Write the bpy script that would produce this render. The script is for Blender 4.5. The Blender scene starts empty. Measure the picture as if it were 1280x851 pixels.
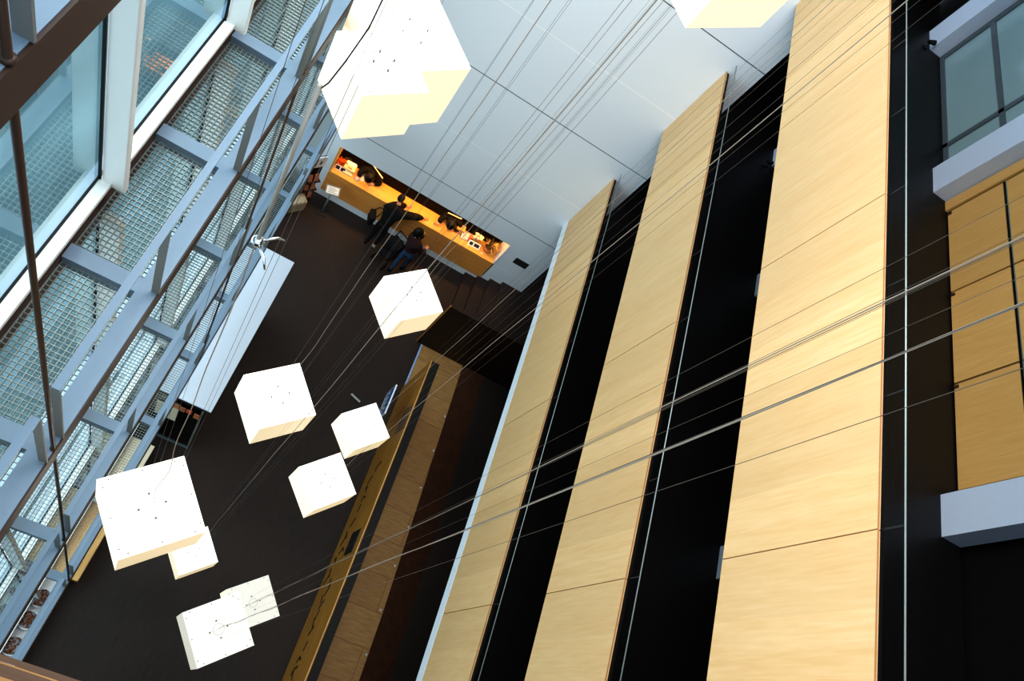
import bpy, bmesh, math, random
from mathutils import Vector, Matrix, Euler
R = random.Random(7)
S = bpy.context.scene
COL = S.collection
pi = math.pi

# ------------------------------------------------------------------ helpers
class MB:
    def __init__(s): s.v = []; s.f = []; s.m = []; s.mi = 0; s.smooth = []
    def add(s, vs, fs, smooth=False):
        o = len(s.v); s.v += [tuple(v) for v in vs]
        for f in fs: s.f.append([o + i for i in f]); s.m.append(s.mi); s.smooth.append(smooth)
        return s
    def box(s, x0, x1, y0, y1, z0, z1, M=None):
        vs = [Vector(p) for p in ((x0,y0,z0),(x1,y0,z0),(x1,y1,z0),(x0,y1,z0),(x0,y0,z1),(x1,y0,z1),(x1,y1,z1),(x0,y1,z1))]
        if M: vs = [M @ v for v in vs]
        return s.add(vs, [(0,3,2,1),(4,5,6,7),(0,1,5,4),(1,2,6,5),(2,3,7,6),(3,0,4,7)])
    def cbox(s, c, d, rz=0.0, rx=0.0, ry=0.0):
        M = Matrix.Translation(c) @ Euler((rx, ry, rz)).to_matrix().to_4x4()
        return s.box(-d[0]/2, d[0]/2, -d[1]/2, d[1]/2, -d[2]/2, d[2]/2, M)
    def rbox(s, c, d, r, rz=0.0, n=4):
        # box with rounded vertical corners and a softened top edge
        M = Matrix.Translation(c) @ Matrix.Rotation(rz, 4, 'Z')
        def ring(ins, z):
            out = []
            hx, hy = d[0]/2 - ins, d[1]/2 - ins; rr = max(r - ins, .002)
            for cx, cy, a0 in ((hx-rr,hy-rr,0),(-hx+rr,hy-rr,pi/2),(-hx+rr,-hy+rr,pi),(hx-rr,-hy+rr,1.5*pi)):
                for i in range(n+1):
                    a = a0 + i*pi/2/n; out.append(M @ Vector((cx+rr*math.cos(a), cy+rr*math.sin(a), z)))
            return out
        e = min(r, d[2]/2)*.5
        rings = [ring(e, -d[2]/2), ring(0, -d[2]/2+e), ring(0, d[2]/2-e), ring(e*.3, d[2]/2-e*.3), ring(e, d[2]/2)]
        k = len(rings[0]); vs = [v for q in rings for v in q]
        fs = [list(range(k))[::-1], list(range(4*k, 5*k))]
        for j in range(4):
            for i in range(k): fs.append((j*k+i, j*k+(i+1)%k, (j+1)*k+(i+1)%k, (j+1)*k+i))
        return s.add(vs, fs)
    def tube(s, pts, r, n=6, caps=True):
        pts = [Vector(p) for p in pts]; rs = r if isinstance(r, (list, tuple)) else [r]*len(pts)
        vs = []; fs = []; up = None
        for i, p in enumerate(pts):
            t = (pts[min(i+1, len(pts)-1)] - pts[max(i-1, 0)]).normalized()
            if up is None: up = Vector((1,0,0)) if abs(t.x) < .8 else Vector((0,1,0))
            a = (up - t*up.dot(t)).normalized(); b = t.cross(a); up = a
            for k in range(n):
                q = 2*pi*k/n; vs.append(p + (a*math.cos(q) + b*math.sin(q))*rs[i])
        for i in range(len(pts)-1):
            for k in range(n): fs.append((i*n+k, i*n+(k+1)%n, (i+1)*n+(k+1)%n, (i+1)*n+k))
        if caps: fs.append(list(range(n))[::-1]); fs.append(list(range((len(pts)-1)*n, len(pts)*n)))
        return s.add(vs, fs, n > 5)
    def bar(s, a, b, w, h, up=(0,0,1)):
        a = Vector(a); b = Vector(b); t = (b-a).normalized(); u = Vector(up)
        x = t.cross(u).normalized(); z = x.cross(t)
        vs = []
        for p in (a, b):
            for i, j in ((-1,-1),(1,-1),(1,1),(-1,1)): vs.append(p + x*(i*w/2) + z*(j*h/2))
        return s.add(vs, [(0,1,2,3),(7,6,5,4),(0,4,5,1),(1,5,6,2),(2,6,7,3),(3,7,4,0)])
    def lathe(s, prof, c=(0,0,0), n=16, M=None):
        vs = []; fs = []; c = Vector(c)
        for r, z in prof:
            for k in range(n):
                v = Vector((r*math.cos(2*pi*k/n), r*math.sin(2*pi*k/n), z))
                vs.append((M @ v if M else v) + c)
        for i in range(len(prof)-1):
            for k in range(n): fs.append((i*n+k, i*n+(k+1)%n, (i+1)*n+(k+1)%n, (i+1)*n+k))
        fs.append(list(range(n))[::-1]); fs.append(list(range((len(prof)-1)*n, len(prof)*n)))
        return s.add(vs, fs, True)
    def ball(s, c, r, n=10, M=None):
        r = r if isinstance(r, (list, tuple)) else (r, r, r); h = n//2 + 1
        vs = []; fs = []; c = Vector(c)
        for i in range(h+1):
            a = -pi/2 + pi*min(max(i, .02), h-.02)/h
            for k in range(n):
                b = 2*pi*k/n
                v = Vector((r[0]*math.cos(a)*math.cos(b), r[1]*math.cos(a)*math.sin(b), r[2]*math.sin(a)))
                vs.append((M @ v if M else v) + c)
        for i in range(h):
            for k in range(n): fs.append((i*n+k, i*n+(k+1)%n, (i+1)*n+(k+1)%n, (i+1)*n+k))
        return s.add(vs, fs, True)
    def mesh(s, name, mats):
        me = bpy.data.meshes.new(name); me.from_pydata(s.v, [], s.f)
        for m in mats: me.materials.append(m)
        me.polygons.foreach_set('material_index', s.m); me.polygons.foreach_set('use_smooth', s.smooth)
        me.update(); return me
    def build(s, name, mat, parent=None, loc=None, rz=0.0):
        mats = mat if isinstance(mat, (list, tuple)) else [mat]
        o = bpy.data.objects.new(name, s.mesh(name, mats)); COL.objects.link(o)
        if parent: o.parent = parent
        if loc: o.location = loc
        o.rotation_euler = (0, 0, rz)
        return o

def tag(o, label, cat, group=None, kind=None):
    if label: o['label'] = label
    if cat: o['category'] = cat
    if group: o['group'] = group
    if kind: o['kind'] = kind
    return o
def thing(name, label, cat, loc=(0,0,0), rz=0.0, group=None):
    o = bpy.data.objects.new(name, None); COL.objects.link(o); o.empty_display_size = .1
    o.location = loc; o.rotation_euler = (0,0,rz); return tag(o, label, cat, group)
def struct(name, mb, mat, label=None, cat=None, parent=None):
    o = mb.build(name, mat, parent)
    if not parent: tag(o, label, cat, None, 'structure')
    return o
def inst(src, name, parent, loc=(0,0,0), rz=None):
    o = src.copy(); o.name = name; COL.objects.link(o); o.parent = parent; o.location = loc
    if rz is not None: o.rotation_euler = (0,0,rz)
    return o

# ------------------------------------------------------------------ materials
def lin(c): return tuple(((x/255)/12.92 if x/255 <= .04045 else ((x/255+.055)/1.055)**2.4) for x in c)
class NT:
    def __init__(s, name):
        s.mat = bpy.data.materials.new(name); s.mat.use_nodes = True; s.t = s.mat.node_tree
        s.b = s.t.nodes['Principled BSDF']
    def n(s, typ, **kw):
        x = s.t.nodes.new(typ)
        for k, v in kw.items(): setattr(x, k, v)
        return x
    def l(s, a, b): s.t.links.new(a, b)
    def math(s, op, a, b=None, c=None):
        x = s.n('ShaderNodeMath', operation=op)
        for i, q in enumerate((a, b, c)):
            if q is None: continue
            if isinstance(q, (int, float)): x.inputs[i].default_value = q
            else: s.l(q, x.inputs[i])
        return x.outputs[0]
    def pos(s, scale=(1,1,1), obj=False):
        if obj: out = s.n('ShaderNodeTexCoord').outputs['Object']
        else: out = s.n('ShaderNodeNewGeometry').outputs['Position']
        m = s.n('ShaderNodeMapping'); m.inputs['Scale'].default_value = scale; s.l(out, m.inputs['Vector']); return m.outputs[0]
    def noise(s, vec, sc=5, det=3, rough=.5):
        x = s.n('ShaderNodeTexNoise'); x.inputs['Scale'].default_value = sc; x.inputs['Detail'].default_value = det
        x.inputs['Roughness'].default_value = rough; s.l(vec, x.inputs['Vector']); return x.outputs[0]
    def mix(s, f, a, b):
        x = s.n('ShaderNodeMix', data_type='RGBA')
        for i, q in ((0, f), (6, a), (7, b)):
            if isinstance(q, (int, float)): x.inputs[i].default_value = q
            elif isinstance(q, tuple): x.inputs[i].default_value = (*q[:3], 1)
            else: s.l(q, x.inputs[i])
        return x.outputs[2]
    def ramp(s, f, lo, hi):
        x = s.n('ShaderNodeMapRange'); s.l(f, x.inputs[0]); x.inputs[1].default_value = lo; x.inputs[2].default_value = hi
        return x.outputs[0]
    def bump(s, h, st=.2, d=.01):
        x = s.n('ShaderNodeBump'); x.inputs['Strength'].default_value = st; x.inputs['Distance'].default_value = d
        s.l(h, x.inputs['Height']); s.l(x.outputs[0], s.b.inputs['Normal'])
    def set(s, rough=.5, metal=0, spec=.5, color=None):
        s.b.inputs['Roughness'].default_value = rough; s.b.inputs['Metallic'].default_value = metal
        s.b.inputs['Specular IOR Level'].default_value = spec
        if color is not None:
            if isinstance(color, tuple): s.b.inputs['Base Color'].default_value = (*color, 1)
            else: s.l(color, s.b.inputs['Base Color'])
        return s.mat
def plain(name, rgb, rough=.5, metal=0, spec=.4, var=.12, sc=9, emit=0, ecol=None):
    t = NT(name); c = lin(rgb)
    f = t.noise(t.pos(obj=True), sc, 4)
    col = t.mix(f, tuple(x*(1-var) for x in c), tuple(min(1, x*(1+var)) for x in c))
    if emit:
        t.b.inputs['Emission Color'].default_value = (*(lin(ecol) if ecol else c), 1); t.b.inputs['Emission Strength'].default_value = emit
    return t.set(rough, metal, spec, col)
def wood(name, dark, light, grain=(14,14,.7), leaf=None, rough=.45, spec=.35, sc=3.0):
    t = NT(name); d, l = lin(dark), lin(light)
    f1 = t.noise(t.pos(grain), sc, 5, .6); f2 = t.noise(t.pos(tuple(g*.28 for g in grain)), sc, 2)
    f = t.ramp(t.math('ADD', t.math('MULTIPLY', f1, .6), t.math('MULTIPLY', f2, .4)), .33, .67)
    col = t.mix(f, d, l)
    if leaf:   # veneer leaves of slightly different tone along one axis
        ax, w, off, amt = leaf
        sep = t.n('ShaderNodeSeparateXYZ'); t.l(t.n('ShaderNodeNewGeometry').outputs['Position'], sep.inputs[0])
        idx = t.math('FLOOR', t.math('DIVIDE', t.math('SUBTRACT', sep.outputs[ax], off), w))
        wn = t.n('ShaderNodeTexWhiteNoise', noise_dimensions='1D'); t.l(idx, wn.inputs['W'])
        col = t.mix(t.math('MULTIPLY', wn.outputs[0], amt), col, tuple(x*.72 for x in d))
    return t.set(rough, 0, spec, col)

M = {}
M['maple'] = wood('maple_veneer', (216,172,119), (228,190,142), (9,9,.8), ('Y', .615, 2.05, .35))
M['maple_edge'] = plain('maple_edge', (170,122,82), .5)
M['door_wood'] = wood('door_veneer', (226,172,100), (240,192,122), (9,9,.8), ('Y', 1.48, 4.43, .3))
M['counter_wood'] = wood('counter_wood', (214,138,64), (236,166,90), (.8,9,9))
M['counter_top'] = wood('counter_top', (214,150,70), (232,176,98), (.8,9,9))
M['rail_wood'] = wood('rail_wood', (150,108,64), (190,142,90), (.7,12,12))
M['rail_dark'] = wood('rail_dark_wood', (84,62,48), (108,80,60), (.7,12,12))
M['bench_wood'] = wood('bench_wood', (186,138,76), (222,176,112), (9,.8,9))
M['sign_wood'] = wood('partition_wood', (116,74,26), (192,132,56), (16,.8,20), rough=.4)
M['tan_floor'] = None
M['black'] = plain('black_paint', (14,12,12), .55, 0, .25)
M['charcoal'] = plain('charcoal_panel', (30,29,30), .5, 0, .3)
M['dark_brown'] = plain('dark_brown_panel', (36,22,17), .5, 0, .3)
M['steel_blue'] = plain('grey_blue_paint', (120,140,160), .42, 0, .4, .04)
M['steel_dark'] = plain('mid_grey_paint', (120,122,120), .5, 0, .3, .05)  # even neutral grey for posts, tray and ledge
M['galv'] = plain('galvanised_steel', (150,160,158), .4, .35, .5, .1, 20)
M['rod'] = plain('brown_rod_paint', (66,48,38), .45, .1, .4)
M['beam_shade'] = plain('beam_shade_brown', (58,40,34), .5)  # dark brown stands for shade on beam sides and below sills
M['frame_white'] = plain('white_frame_paint', (226,228,226), .4, 0, .4, .03)
M['frame_grey'] = plain('grey_window_frame', (98,108,114), .4, .2)
M['fin_white'] = plain('white_fin_plaster', (206,218,238), .6, 0, .3, .04)
M['white'] = plain('white_laminate', (228,232,238), .45, 0, .4, .03)
M['roof_white'] = plain('white_roof_sheet', (212,222,236), .5, 0, .4, .03)
M['cream'] = plain('cream_laminate', (222,206,178), .5, 0, .3, .05)
M['beige'] = plain('beige_fabric', (172,160,138), .8, 0, .2, .1, 40)
M['chrome'] = plain('chrome', (215,215,215), .18, 1)
M['wire'] = plain('steel_wire', (98,86,78), .4, .3)
M['cord'] = plain('pale_cable', (158,142,126), .5)
M['cord_dark'] = plain('dark_cable', (60,58,60), .5)
M['pole'] = plain('pale_steel_pole', (176,168,156), .4, .3)
M['paper'] = plain('white_paper', (232,230,222), .7)
M['blue'] = plain('blue_sign_face', (38,74,128), .4)
M['ink'] = plain('dark_ink', (22,16,12), .6)
M['skin'] = plain('skin', (206,150,118), .55, 0, .3, .05)
M['lip'] = plain('lips', (150,80,72), .5)
M['hair'] = plain('dark_hair', (13,10,9), .5, 0, .2, .3, 60)
M['coat'] = plain('black_coat_cloth', (22,20,22), .85, 0, .15, .3, 50)
M['maroon'] = plain('dark_maroon_knit', (44,26,28), .85, 0, .15, .3, 60)
M['jeans'] = plain('blue_denim', (44,64,92), .85, 0, .15, .25, 60)
M['dark_cloth'] = plain('dark_trousers', (28,28,32), .85, 0, .15, .2, 50)
M['shoe'] = plain('dark_leather', (20,17,16), .45)
M['shoe_light'] = plain('pale_shoe', (176,168,160), .5)
M['yellow_bag'] = plain('yellow_green_bag', (186,180,96), .6)
M['teal_bag'] = plain('pale_blue_bag', (140,176,188), .6)
M['orange'] = plain('orange_petals', (232,96,24), .6, 0, .3, .4, 30)
M['terracotta'] = plain('terracotta', (196,120,70), .6)
M['leaf'] = plain('dark_leaf', (56,58,34), .6, 0, .3, .4, 25)
M['straw'] = plain('straw_plume', (206,160,96), .7, 0, .2, .3, 25)
M['dried'] = plain('dried_brown_flowers', (118,72,50), .8, 0, .2, .5, 35)
M['pink'] = plain('pale_pink_petals', (240,212,200), .6, 0, .2, .15, 30)
M['red'] = plain('orange_red_card', (224,84,30), .6)
M['machine'] = plain('cream_plastic', (226,210,170), .45)
M['brochure'] = wood('brochure_print', (96,52,34), (206,140,104), (30,30,30))
M['photo_tan'] = wood('photo_print', (120,86,58), (176,140,104), (12,12,12))

def glass_mat(name, tint, refl, rough=0.0):
    t = NT(name); t.t.nodes.remove(t.b)
    tr = t.n('ShaderNodeBsdfTransparent'); tr.inputs[0].default_value = (*tint, 1)
    gl = t.n('ShaderNodeBsdfGlossy'); gl.inputs['Roughness'].default_value = rough; gl.inputs[0].default_value = (.9,1,1,1)
    fr = t.n('ShaderNodeFresnel'); fr.inputs[0].default_value = refl
    mx = t.n('ShaderNodeMixShader'); t.l(fr.outputs[0], mx.inputs[0]); t.l(tr.outputs[0], mx.inputs[1]); t.l(gl.outputs[0], mx.inputs[2])
    t.l(mx.outputs[0], t.t.nodes['Material Output'].inputs[0]); return t.mat
M['glass'] = glass_mat('facade_glass', (.62,.80,.84), 2.7)
M['glass_dark'] = glass_mat('vestibule_glass', (.25,.30,.32), 1.5)

def teal_glass():
    t = NT('teal_screen_glass')
    col = t.mix(t.noise(t.pos((.8,.5,.8)), 1.5, 3), lin((136,164,170)), lin((164,188,192)))
    return t.set(.12, 0, .6, col)
M['teal'] = teal_glass()

def floor_mat():
    t = NT('dark_floor')
    f = t.noise(t.pos((26,1.2,1)), 2.5, 4); g = t.noise(t.pos(), .35, 2)
    col = t.mix(t.ramp(f, .3, .7), lin((33,26,24)), lin((47,39,36)))
    col = t.mix(t.math('MULTIPLY', t.ramp(g, .4, .7), .4), col, lin((58,42,37)))
    t.bump(f, .15, .004)
    return t.set(.62, 0, .25, col)
M['floor'] = floor_mat()
M['gallery_floor'] = wood('gallery_floor', (16,14,14), (24,22,22), (20,1,1), rough=.5, spec=.3)
def tan_floor():
    t = NT('tan_plank_floor')
    br = t.n('ShaderNodeTexBrick'); br.offset = .4
    br.inputs['Color1'].default_value = (*lin((184,146,92)), 1); br.inputs['Color2'].default_value = (*lin((166,128,78)), 1)
    br.inputs['Mortar'].default_value = (*lin((128,88,54)), 1); br.inputs['Scale'].default_value = 1
    br.inputs['Mortar Size'].default_value = .008; br.inputs['Brick Width'].default_value = 1.3; br.inputs['Row Height'].default_value = .75
    t.l(t.pos(), br.inputs['Vector'])
    f = t.noise(t.pos((1.2,9,1)), 3, 4)
    col = t.mix(t.math('MULTIPLY', t.ramp(f, .3, .7), .55), br.outputs[0], lin((124,86,48)))
    return t.set(.5, 0, .35, col)
M['tan_floor'] = tan_floor()
M['brown_floor'] = wood('brown_carpet', (54,34,24), (74,48,34), (6,6,6), rough=.9, spec=.1)

def wall_mat():
    t = NT('white_wall_panels')
    sep = t.n('ShaderNodeSeparateXYZ'); t.l(t.n('ShaderNodeNewGeometry').outputs['Position'], sep.inputs[0]); z = sep.outputs['Z']
    def line(z0, per, w):
        fr = t.math('FRACT', t.math('DIVIDE', t.math('ADD', t.math('SUBTRACT', z, z0), per*10 + per/2), per))
        return t.math('LESS_THAN', t.math('ABSOLUTE', t.math('SUBTRACT', fr, .5)), w/per)
    base = t.mix(t.noise(t.pos(), .8, 3), lin((228,233,241)), lin((234,239,245)))
    col = t.mix(line(1.06, 3.44, .009), base, lin((250,250,250)))
    col = t.mix(line(2.86, 3.44, .010), col, lin((70,74,82)))
    return t.set(.6, 0, .3, col)
M['wall'] = wall_mat()

def ground_mat():
    t = NT('pale_paving')
    return t.set(.7, 0, .3, t.mix(t.ramp(t.noise(t.pos((1,.3,1)), .7, 3), .35, .65), lin((84,106,112)), lin((120,144,150))))
M['ground'] = ground_mat()

def lamp_mat(name, col, e, var=.12):
    t = NT(name); c = lin(col)
    f = t.noise(t.pos((1,1,1), True), 2.2, 2)
    t.l(t.mix(f, tuple(x*(1-var) for x in c), c), t.b.inputs['Emission Color'])
    t.b.inputs['Emission Strength'].default_value = e
    return t.set(.5, 0, .3, lin((236,230,220)))
M['lamp_side'] = lamp_mat('lit_acrylic_side', (255,232,184), .62)
M['lamp_top'] = lamp_mat('lit_acrylic_top', (255,252,246), .9, .03)
M['lamp_side_dim'] = lamp_mat('half_lit_acrylic_side', (244,200,140), .30)
M['lamp_top_dim'] = lamp_mat('half_lit_acrylic_top', (255,246,240), .10, .03)

# ------------------------------------------------------------------ camera (roll, pitch and lens from the vanishing points)
CAM = [[0.8460285471083502,0.2715586477381734,0.45879363369204335],[0.45859321792691865,-0.8095560252689413,-0.36648506439169826],[0.27189696200797825,0.5204564754034368,-0.8094424619832246]]
EYE = Vector((0, 0, 16.8))
cd = bpy.data.cameras.new('camera'); co = bpy.data.objects.new('camera', cd); COL.objects.link(co)
cd.sensor_fit = 'HORIZONTAL'; cd.sensor_width = 36; cd.lens = 949.7426/1280*36; cd.clip_start = .02; cd.clip_end = 200
rows = [Vector(CAM[0]), -Vector(CAM[1]), -Vector(CAM[2])]     # camera right, up, back in world axes
m3 = Matrix(rows).transposed()
co.matrix_world = Matrix.Translation(EYE) @ m3.to_4x4()
S.camera = co

# ------------------------------------------------------------------ light
w = bpy.data.worlds.new('sky'); S.world = w; w.use_nodes = True
nt = w.node_tree; bg = nt.nodes['Background']
tc = nt.nodes.new('ShaderNodeTexCoord'); sp = nt.nodes.new('ShaderNodeSeparateXYZ'); mr = nt.nodes.new('ShaderNodeMapRange')
cr = nt.nodes.new('ShaderNodeMix'); cr.data_type = 'RGBA'
nt.links.new(tc.outputs['Generated'], sp.inputs[0]); nt.links.new(sp.outputs['Z'], mr.inputs[0]); nt.links.new(mr.outputs[0], cr.inputs[0])
cr.inputs[6].default_value = (.62,.80,.98,1); cr.inputs[7].default_value = (.92,.97,1.0,1)
nt.links.new(cr.outputs[2], bg.inputs[0]); bg.inputs[1].default_value = 1.45
rl = bpy.data.lights.new('roof_fill', 'AREA'); rl.shape = 'RECTANGLE'; rl.size = 3; rl.size_y = 11; rl.energy = 1180; rl.color = (1, .96, .90)  # added fill from above, brightens the parapets and white wall
ro = bpy.data.objects.new('roof_fill', rl); COL.objects.link(ro); ro.location = (1.2, 5.5, 19.6)
ro.rotation_euler = Vector((-.62, -.10, .78)).to_track_quat('Z', 'Y').to_euler()
fl = bpy.data.lights.new('facade_fill', 'AREA'); fl.shape = 'RECTANGLE'; fl.size = 16; fl.size_y = 9; fl.energy = 1500; fl.color = (.94, .97, 1)  # added fill outside the glazing, lifts the lower parapets and wall
fo = bpy.data.objects.new('facade_fill', fl); COL.objects.link(fo); fo.location = (-7, 5, 9.5)
fo.rotation_euler = Vector((-1, 0, .25)).to_track_quat('Z', 'Y').to_euler()
S.view_settings.view_transform = 'Standard'
S.view_settings.look = 'Medium High Contrast'

XG, YW, XB = 4.70, 11.94, 7.44          # gallery front, white wall, gallery back wall
LV = [15.08, 11.5, 7.9, 4.3]            # gallery / walkway levels, top down

# ------------------------------------------------------------------ the shell
struct('floor', MB().box(-1.55, XB+.2, -2.6, 14.3, -.2, 0), M['floor'], 'dark lobby floor far below', 'floor')
wl = MB()
wl.box(-2.2, -.65, YW, YW+.25, 0, 19.5); wl.box(-.65, 4.13, YW, YW+.25, 2.1, 19.5); wl.box(4.13, 5.25, YW, YW+.25, 0, 19.5)
wl.box(-.65, 4.13, YW, YW+.12, 0, .27)
struct('wall_north', wl, M['wall'], 'tall white panelled wall with the reception opening', 'wall')
struct('wall_south', MB().box(-1.7, XB+.2, -2.8, -2.6, 0, 15), M['charcoal'], 'dark wall behind the viewpoint', 'wall')
ea = MB(); ea.box(XB+.06, XB+.26, -2.6, 14.3, 0, 19.5)
struct('wall_east', ea, M['black'], 'black back wall of the galleries', 'wall')
struct('wall_gallery_end', MB().box(5.25, XB, 14.1, 14.3, 0, 19.5), M['black'], 'black end wall of the galleries', 'wall')
# niche behind the reception opening
ni = MB(); ni.box(-.85, 4.33, 14.1, 14.25, 0, 2.3); ni.box(-.85, 4.33, YW+.25, 14.1, 2.1, 2.3); ni.box(4.33, 4.5, YW+.25, 14.25, 0, 2.3); ni.box(-1.0, -.85, YW+.25, 14.25, 0, 2.3)
struct('wall_niche', ni, M['dark_brown'], 'dark brown walls of the reception niche', 'wall')
jb = MB(); jb.box(-.65, -.60, YW-.012, 12.7, 1.1, 2.1)
struct('trim_1', jb, M['counter_top'], 'wooden reveal at the left end of the reception opening', 'trim')
struct('trim_2', MB().box(4.09, 4.13, YW-.012, 12.6, 1.1, 2.1), M['white'], 'white reveal at the right end of the reception opening', 'trim')
# gallery floors
for i, z in enumerate(LV):
    struct('floor_gallery', MB().box(XG+.08, XB, -2.6, 14.1, z-.3, z), M['gallery_floor'],
           ['dark floor of the gallery at camera height', 'dark gallery floor behind the widest wood parapet', 'dark gallery floor behind the middle wood parapet', 'dark gallery floor behind the lowest wood parapet'][i], 'floor')
# soffit edge: white strip under the lowest parapet
struct('trim_3', MB().box(XG-.005, XG+.09, .02, YW, 3.71, 3.965), M['white'], 'white strip along the underside of the lowest wood parapet', 'trim')

# ------------------------------------------------------------------ gallery parapets with maple panels
JOINTS = [.02, 2.67, 6.36, 10.05, YW-.005]
def parapet(z0, z1, label):
    t = thing('gallery_parapet', label, 'parapet', (XG, .02, z0), 0, 'maple parapets along the galleries')
    h = z1 - z0
    for a, b in zip(JOINTS, JOINTS[1:]):
        MB().box(0, .03, a-.02+.006, b-.02-.006, 0, h).build('veneer_panel', M['maple'], t)
    MB().box(.034, .08, 0, YW-.03, .0, h-.01).build('backing_board', M['black'], t)
    MB().box(-.001, .016, 0, YW-.03, h, h+.004).build('top_edge', M['maple_edge'], t)
    MB().tube([(.06, 0, h+.2), (.06, YW-.03, h+.2)], .008, 8).build('handrail', M['galv'], t)
    for k in range(9):
        y = .21 + 1.23*k
        MB().bar((.06, y, h-.01), (.06, y, h+.19), .006, .02, (0,1,0)).build('rail_bracket', M['charcoal'], t)
parapet(3.97, 5.84, 'lowest maple gallery parapet with a white strip beneath it')
parapet(7.55, 9.37, 'middle maple gallery parapet between two dark gallery strips')
parapet(11.0, 12.77, 'highest and widest maple gallery parapet at the right')
# south parapet right under the viewpoint
sp_ = thing('wooden_parapet', 'brown wooden parapet cap crossing the bottom left corner', 'parapet', (-.85, 0, 11.0))
MB().box(0, 5.5, -.12, -.02, 0, 1.77).build('front_panel', M['maple'], sp_)
for a, b, m in ((-.012,.012,'rail_dark'), (-.02,-.013,'rail_wood'), (-.062,-.021,'rail_dark'), (-.18,-.063,'rail_wood')):
    MB().box(0, 5.5, a, b, 1.77, 1.80).build('cap_lath', M[m], sp_)

# gallery back wall: fins, doors, glazed screen on the upper level
def fin(y, z, h, label):
    tag(MB().box(0, .3, -.25, .25, 0, h).build('wall_fin', M['fin_white'], None, (7.14, y, z)), label, 'wall fin', 'white fins on the gallery back wall')
H1 = 3.25
fin(4.07, 11.5, H1, 'white wall fin near the bottom right, below the maple doors')
fin(9.33, 11.5, H1, 'white wall fin between the maple doors and the teal glazed screen')
fin(12.71, 11.5, H1, 'white wall fin at the far upper end of the teal glazed screen')
fin(.62, 11.5, H1, 'white wall fin just touching the bottom edge at the right')
fin(4.02, 7.9, H1, 'small white fin foot showing left of the widest parapet, lower one')
fin(9.33, 7.9, H1, 'small white fin foot showing left of the widest parapet, upper one')
fin(12.75, 7.9, H1, 'small white fin foot by the white wall, top of the widest parapet')
for y0, y1, lab in ((4.48, 5.92, 'maple door leaf beside the lower white fin'), (5.93, 7.37, 'middle maple door leaf of three behind the gallery'), (7.38, 8.86, 'maple door leaf beside the upper white fin')):
    d = thing('gallery_door', lab, 'door', (XB-.03, y0, 11.5))
    MB().box(0, .03, .01, y1-y0-.01, .02, .82).build('lower_panel', M['door_wood'], d)
    MB().box(0, .03, .01, y1-y0-.01, .87, 1.15).build('upper_panel', M['door_wood'], d)
    MB().box(.01, .03, 0, y1-y0, .82, .87).build('black_gap', M['black'], d)
    MB().box(-.006, 0, .0, y1-y0, .862, .874).build('metal_edge', M['galv'], d)
    MB().box(.0, .03, .01, y1-y0-.01, 1.19, 2.9).build('top_light', M['teal'], d)
    MB().cbox((-.008, y1-y0-.05, .05), (.015, .04, .06)).build('hinge', M['rod'], d)
tag(MB().box(-.02, .02, 0, .18, 0, H1).build('door_post', M['door_wood'], None, (XB-.035, 8.88, 11.5)), 'narrow maple post between upper white fin and door leaf', 'door post')
wn = thing('window_1', 'grey framed teal glazed screen on the gallery, upper right', 'window', (XB-.06, 9.58, 11.5)); wn['kind'] = 'structure'
fr = MB(); L = 2.88
for a, b in ((0,.07),(.62,.70),(L-.10,L)): fr.box(0, .06, a, b, 0, 3.2)
for a, b in ((0,.07),(.87,.95),(3.1,3.2)): fr.box(0, .058, .07, L-.10, a, b)
fr.build('window_frame', M['frame_grey'], wn)
for a, b in ((.07,.62),(.70,L-.10)):
    for c, d in ((.07,.87),(.95,3.1)): MB().box(.03, .04, a, b, c, d).build('pane', M['teal'], wn)
for (x, y, z, lab) in ((7.02, 12.40, 11.5, 'small black floor spotlight by the fin at the top right'), (6.98, 12.40, 7.9, 'small black floor spotlight by the white fin foot at the wall end')):
    s_ = thing('spotlight', lab, 'spotlight', (x, y, z))
    MB().lathe([(.05,0),(.05,.02),(.012,.03),(.012,.09)], n=10).build('foot', M['black'], s_)
    MB().lathe([(.03,-.06),(.045,.06)], (0,0,.13), 10, Euler((.9,0,.6)).to_matrix()).build('lamp_head', M['black'], s_)
for x, y, z, lab in ((6.0, 13.2, 8.9, 'small bright wall fitting in the dark gallery end beside the middle parapet top'), (6.1, 13.0, 5.3, 'small bright wall fitting in the dark gallery end beside the lowest parapet top')):
    f_ = thing('wall_fitting', lab, 'fitting', (x, 14.1, z))
    MB().box(-.05, .05, -.03, 0, -.03, .03).build('plate', M['galv'], f_); MB().tube([(0,-.03,0),(0,-.08,0),(.1,-.08,0)], .012).build('lever', M['chrome'], f_)

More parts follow.
